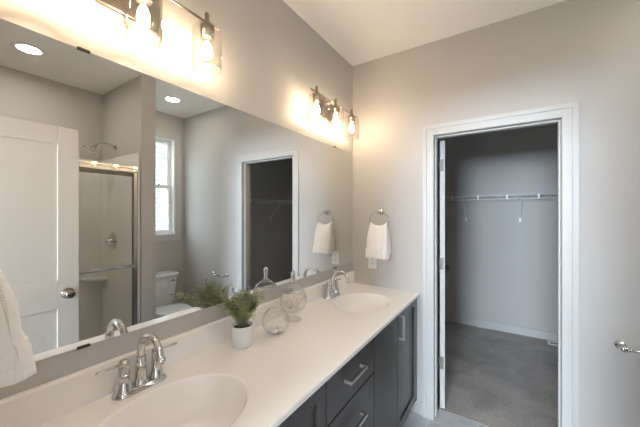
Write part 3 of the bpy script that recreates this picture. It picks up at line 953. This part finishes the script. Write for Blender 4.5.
# ------------------------------------------------------------------ outlet
def outlet():
    x, z = 0.178, 1.092
    o = thing('wall_outlet', 'white duplex outlet plate half covered by the hanging towel', 'outlet', (x, 0, z))
    b = box(BM(), x - 0.0365, x + 0.0365, -0.0055, -0.0004, z - 0.0585, z + 0.0585)
    obj('cover_plate', b, M['plastic_white'], o, bevel=0.0025)
    for dz in (-0.0195, 0.0195):
        b = box(BM(), x - 0.017, x + 0.017, -0.0068, -0.0050, z + dz - 0.0145, z + dz + 0.0145)
        s = obj('socket', b, M['plastic_white'], o, bevel=0.0008)
        b = BM()
        box(b, x - 0.0075, x - 0.0055, -0.0073, -0.0066, z + dz - 0.002, z + dz + 0.007)
        box(b, x + 0.0055, x + 0.0075, -0.0073, -0.0066, z + dz - 0.002, z + dz + 0.006)
        cyl(b, (x, -0.0066, z + dz - 0.0085), (x, -0.0073, z + dz - 0.0085), 0.0025, seg=10)
        obj('slot', b, M['slot'], s)['label'] = 'dark socket slots'
outlet()

# ------------------------------------------------------------------ paper holder on the end wall
def paper_holder():
    x0, x1, z, d = 1.600, 1.845, 0.770, 0.062
    t = thing('toilet_paper_holder', 'empty chrome paper holder bar low on the end wall, right of the closet', 'paper holder', ((x0 + x1) / 2, 0, z))
    for x in (x0, x1):
        b = lathe(BM(), [(0.024, 0.0005), (0.024, 0.005), (0.020, 0.010), (0.012, 0.014), (0.010, 0.022), (0.011, 0.040), (0.0145, 0.050), (0.0155, d), (0.0135, d + 0.010), (0.007, d + 0.014), (0, d + 0.015)], (x, 0, z), 22, '-y')
        obj('post', b, M['chrome'], t)
    b = tube(BM(), [(x0 + 0.012, -d, z), (x0 + 0.028, -d, z), (x0 + 0.030, -d, z), (x1 - 0.030, -d, z), (x1 - 0.028, -d, z), (x1 - 0.012, -d, z)], [0.010, 0.010, 0.0075, 0.0075, 0.010, 0.010], 16)
    obj('bar', b, M['chrome'], t)
paper_holder()

# ------------------------------------------------------------------ closet wire shelf
def wire_shelf(label, loc, rz, L, clips, braces):
    """local frame: x along the wall, the wall at y = 0, shelf towards -y, deck at z = 0"""
    t = thing('wire_shelf', label, 'shelf', loc, 'closet wire shelves')
    yb, yf = -0.006, -0.305
    def part(name, b, m, **k):
        o = obj(name, b, m, None, **k); o.parent = t; return o
    b = BM(); x = 0.02
    while x < L - 0.01:
        tube(b, [(x, yb, 0), (x, yf, 0), (x, yf - 0.002, -0.002), (x, yf - 0.002, -0.012)], 0.0016, 5)
        x += 0.0254
    for y in (yb, (yb + yf) / 2): tube(b, [(0.003, y, -0.004), (L - 0.003, y, -0.004)], 0.003, 8)
    part('deck', b, M['wire'])
    part('front_rail', tube(BM(), [(0.003, yf - 0.004, 0), (L - 0.003, yf - 0.004, 0)], 0.0042, 8), M['wire'])
    part('hang_rail', tube(BM(), [(0.003, yf - 0.004, -0.045), (L - 0.003, yf - 0.004, -0.045)], 0.0050, 8), M['wire'])
    for x in clips:
        part('rail_clip', box(BM(), x - 0.008, x + 0.008, yf - 0.010, yf + 0.001, -0.050, 0.004), M['plastic_white'])
    for x in braces:
        b = tube(BM(), [(x, yf + 0.004, -0.006), (x, yf + 0.010, -0.012), (x, yb - 0.004, -0.270), (x, yb + 0.001, -0.285)], 0.0048, 8)
        box(b, x - 0.011, x + 0.011, yb - 0.006, yb + 0.0055, -0.315, -0.265)
        part('brace', b, M['wire'])
    t.rotation_euler = (0, 0, rz)
wire_shelf('white wire shelf with hang rail along the closet back wall', (CL, CB, 1.690), 0, CR - CL - 0.33,
           [0.206 - CL + 0.293 * k for k in range(7)], (0.625 - CL, 1.218 - CL, 1.80 - CL))
wire_shelf('white wire shelf on the closet side wall, seen only in the mirror', (CR, CB - 0.01, 1.690), -PI / 2, CB - 0.01 - CY - 0.02,
           [0.45 + 0.293 * k for k in range(5)], (0.62, 1.20, 1.75))

def floor_vent():
    x0, x1, y0, y1 = 1.475, 1.76, 1.945, 2.055
    t = thing('floor_vent', 'white metal floor register in the closet carpet by the back wall', 'vent', ((x0 + x1) / 2, (y0 + y1) / 2, 0.003))
    b = BM(); z0, z1 = 0.003, 0.012; w = 0.018
    box(b, x0, x1, y0, y0 + w, z0, z1); box(b, x0, x1, y1 - w, y1, z0, z1)
    box(b, x0, x0 + w, y0 + w, y1 - w, z0, z1); box(b, x1 - w, x1, y0 + w, y1 - w, z0, z1)
    for k in range(1, 12): box(b, x0 + k * (x1 - x0) / 12 - 0.003, x0 + k * (x1 - x0) / 12 + 0.003, y0 + w, y1 - w, z0, z1 - 0.002)
    obj('grille', b, M['plastic_white'], t)
    b = box(BM(), x0 + w, x1 - w, y0 + w, y1 - w, 0.0028, 0.004)
    obj('duct_opening', b, M['slot'], t)['label'] = 'dark opening under the grille'
floor_vent()

# ------------------------------------------------------------------ toilet
def toilet():
    cy = -0.420
    t = thing('toilet', 'white two-piece toilet under the window, seen in the mirror', 'toilet', (2.1, cy, 0))
    xb = RIGHT - 0.025
    def rr(x0, x1, hy, z, r=0.03, n=6):
        out = []
        for cx, cyy, a0 in ((x1 - r, cy + hy - r, 0), (x0 + r, cy + hy - r, PI / 2), (x0 + r, cy - hy + r, PI), (x1 - r, cy - hy + r, 1.5 * PI)):
            for k in range(n + 1):
                a = a0 + PI / 2 * k / n; out.append((cx + r * math.cos(a), cyy + r * math.sin(a), z))
        return out
    b = loft(BM(), [rr(xb - 0.150, xb, 0.180, 0.400), rr(xb - 0.158, xb, 0.190, 0.43), rr(xb - 0.180, xb, 0.205, 0.60), rr(xb - 0.190, xb, 0.212, 0.735)], smooth=True)
    obj('tank', b, M['porcelain'], t)
    b = loft(BM(), [rr(xb - 0.200, xb + 0.004, 0.222, 0.736), rr(xb - 0.206, xb + 0.006, 0.228, 0.742), rr(xb - 0.206, xb + 0.006, 0.228, 0.764), rr(xb - 0.198, xb + 0.002, 0.220, 0.774)], smooth=True)
    obj('tank_lid', b, M['porcelain'], t)
    b = BM(); cyl(b, (xb - 0.190, cy + 0.155, 0.690), (xb - 0.206, cy + 0.155, 0.690), 0.013, seg=16)
    tube(b, [(xb - 0.203, cy + 0.165, 0.690), (xb - 0.206, cy + 0.150, 0.690), (xb - 0.208, cy + 0.080, 0.684)], [0.006, 0.007, 0.006], 10)
    obj('flush_lever', b, M['chrome'], t)['label'] = 'chrome flush lever'
    def egg(xc, a_f, a_b, hy, z, n=40):
        out = []
        for k in range(n):
            an = 2 * PI * k / n; c_ = math.cos(an)
            out.append((xc - (a_f if c_ > 0 else a_b) * c_, cy + hy * math.sin(an), z))
        return out
    xc = 2.02
    b = loft(BM(), [egg(2.10, 0.13, 0.22, 0.105, 0.0), egg(2.10, 0.13, 0.22, 0.105, 0.03), egg(2.11, 0.12, 0.20, 0.095, 0.12), egg(2.08, 0.17, 0.22, 0.115, 0.22), egg(2.04, 0.25, 0.24, 0.160, 0.32), egg(xc, 0.275, 0.26, 0.180, 0.385), egg(xc, 0.278, 0.26, 0.182, 0.399)])
    obj('bowl', b, M['porcelain'], t)
    b = loft(BM(), [egg(xc, 0.283, 0.195, 0.186, 0.4005), egg(xc, 0.286, 0.197, 0.189, 0.406), egg(xc, 0.286, 0.197, 0.189, 0.414), egg(xc, 0.280, 0.193, 0.184, 0.418)])
    obj('seat', b, M['porcelain'], t)
    b = loft(BM(), [egg(xc, 0.284, 0.196, 0.187, 0.419), egg(xc, 0.286, 0.197, 0.189, 0.424), egg(xc, 0.283, 0.195, 0.186, 0.434), egg(xc, 0.262, 0.178, 0.168, 0.440), egg(xc, 0.1, 0.07, 0.07, 0.443)])
    obj('seat_lid', b, M['porcelain'], t)
toilet()

def robe_hook():
    x, z = 1.70, 1.735
    t = thing('robe_hook', 'small dark metal robe hook on the stub wall beside the window', 'hook', (x, PY1, z))
    b = lathe(BM(), [(0.020, 0.0005), (0.020, 0.005), (0.009, 0.009), (0.008, 0.020), (0, 0.020)], (x, PY1, z), 18, 'y')
    obj('mount', b, M['bronze'], t)
    b = tube(BM(), [(x, PY1 + 0.016, z - 0.004), (x, PY1 + 0.034, z - 0.012), (x, PY1 + 0.050, z + 0.002), (x, PY1 + 0.058, z + 0.022)], [0.006, 0.006, 0.006, 0.007], 10)
    obj('hook', b, M['bronze'], t)
robe_hook()

# ------------------------------------------------------------------ shower
SF = 1.70           # front plane of the shower
S0, S1 = NEAR, PY0  # its two side walls
def shower():
    t = thing('shower_stall', 'white acrylic shower stall with framed sliding glass door, seen in the mirror', 'shower', (2.08, (S0 + S1) / 2, 0))
    th = 0.018; top = 2.02
    b = BM()
    box(b, RIGHT - th, RIGHT - 0.0005, S0 + 0.0005, S1 - 0.0005, 0.09, top)
    box(b, SF - 0.03, RIGHT - th, S1 - th, S1 - 0.0005, 0.09, top)
    box(b, SF - 0.03, RIGHT - th, S0 + 0.0005, S0 + th, 0.09, top)
    obj('surround', b, M['acrylic'], t, bevel=0.006, seg=3)
    # base pan: curb, floor
    b = BM()
    box(b, SF - 0.035, RIGHT - 0.001, S0 + 0.001, S1 - 0.001, 0.0005, 0.05)
    box(b, SF - 0.035, SF + 0.05, S0 + 0.001, S1 - 0.001, 0.05, 0.10)
    obj('base_pan', b, M['acrylic'], t, bevel=0.006)
    # rounded corner shelf
    for z in (0.84, 1.42):
        b = BM(); r = 0.17
        poly = [(RIGHT - th, S1 - th)] + [(RIGHT - th - r * math.sin(a), S1 - th - r * math.cos(a)) for a in [PI / 2 * k / 14 for k in range(15)]]
        prism(b, poly, 'z', z - 0.03, z)
        if z < 1: obj('corner_shelf', b, M['acrylic'], t, bevel=0.008, seg=3)
        else: b.free()
    y0, y1 = S0 + th + 0.001, S1 - th - 0.001
    b = BM()
    box(b, SF - 0.026, SF + 0.026, y0, y1, 1.868, 1.892); box(b, SF - 0.026, SF - 0.020, y0, y1, 1.835, 1.868); box(b, SF + 0.020, SF + 0.026, y0, y1, 1.835, 1.868)
    obj('header_rail', b, M['chrome'], t, bevel=0.003)
    obj('side_jamb', box(BM(), SF - 0.022, SF + 0.022, y1 - 0.028, y1, 0.112, 1.834), M['nickel'], t, bevel=0.002)
    obj('side_jamb', box(BM(), SF - 0.022, SF + 0.022, y0, y0 + 0.028, 0.112, 1.834), M['nickel'], t, bevel=0.002)
    b = box(BM(), SF - 0.026, SF + 0.026, y0, y1, 0.1005, 0.112)
    obj('bottom_track', b, M['nickel'], t)
    mid = (y0 + y1) / 2
    for nm, x, a, c_ in (('front', SF - 0.013, mid - 0.03, y1 - 0.03), ('rear', SF + 0.010, y0 + 0.03, mid + 0.03)):
        b = box(BM(), x, x + 0.005, a, c_, 0.118, 1.845)
        g = obj('glass_panel', b, M['shower_glass'], t)
        b = BM()
        box(b, x - 0.003, x + 0.008, a - 0.004, a + 0.008, 0.116, 1.845); box(b, x - 0.003, x + 0.008, c_ - 0.008, c_ + 0.004, 0.116, 1.845)
        box(b, x - 0.003, x + 0.008, a, c_, 1.800, 1.830)
        obj('panel_edge', b, M['hinge'], g)
    x = SF - 0.016
    b = BM()
    ya, yb = mid - 0.015, y1 - 0.045
    tube(b, [(x - 0.045, ya, 1.025), (x - 0.045, yb, 1.025)], 0.012, 14)
    for y in (ya + 0.02, yb - 0.02): cyl(b, (x, y, 1.025), (x - 0.045, y, 1.025), 0.008, seg=12)
    obj('towel_bar', b, M['chrome'], t)['label'] = 'chrome towel bar across the glass'
shower()

def shower_head():
    x, y, z = 2.14, S1 - 0.0, 2.125
    t = thing('showerhead', 'chrome shower head on a curved arm above the shower door', 'shower head', (x, y, z))
    b = lathe(BM(), [(0.030, 0.0005), (0.030, 0.004), (0.022, 0.010), (0.012, 0.014), (0, 0.014)], (x, y, z), 24, '-y')
    obj('flange', b, M['chrome'], t)
    pts = [(x, y - 0.008, z), (x, y - 0.04, z + 0.012), (x, y - 0.095, z + 0.020), (x, y - 0.145, z + 0.006), (x, y - 0.172, z - 0.022)]
    obj('arm', tube(BM(), pts, 0.0105, 14), M['chrome'], t)
    d = Vector((0, -0.62, -0.78)).normalized(); p = Vector(pts[-1])
    b = tube(BM(), [p - d * 0.01, p + d * 0.012, p + d * 0.016, p + d * 0.03, p + d * 0.055, p + d * 0.062, p + d * 0.075], [0.014, 0.016, 0.022, 0.028, 0.062, 0.066, 0.060], 28)
    obj('head', b, M['chrome'], t)
    q = Vector((x - 0.0, y - 0.150, z + 0.01))
    return t
shower_head()

def shower_valve():
    x, y, z = 2.17, S1 - 0.0182, 1.205
    t = thing('shower_valve', 'round chrome shower valve plate with lever inside the shower', 'shower valve', (x, y, z))
    b = lathe(BM(), [(0.085, 0.0003), (0.085, 0.003), (0.075, 0.009), (0.035, 0.014), (0.030, 0.018), (0.027, 0.050), (0.022, 0.058), (0, 0.060)], (x, y, z), 36, '-y')
    obj('plate', b, M['chrome'], t)
    b = tube(BM(), [(x, y - 0.045, z), (x - 0.03, y - 0.058, z - 0.002), (x - 0.10, y - 0.070, z - 0.004)], [0.010, 0.009, 0.007], 12)
    obj('lever', b, M['chrome'], t)
shower_valve()
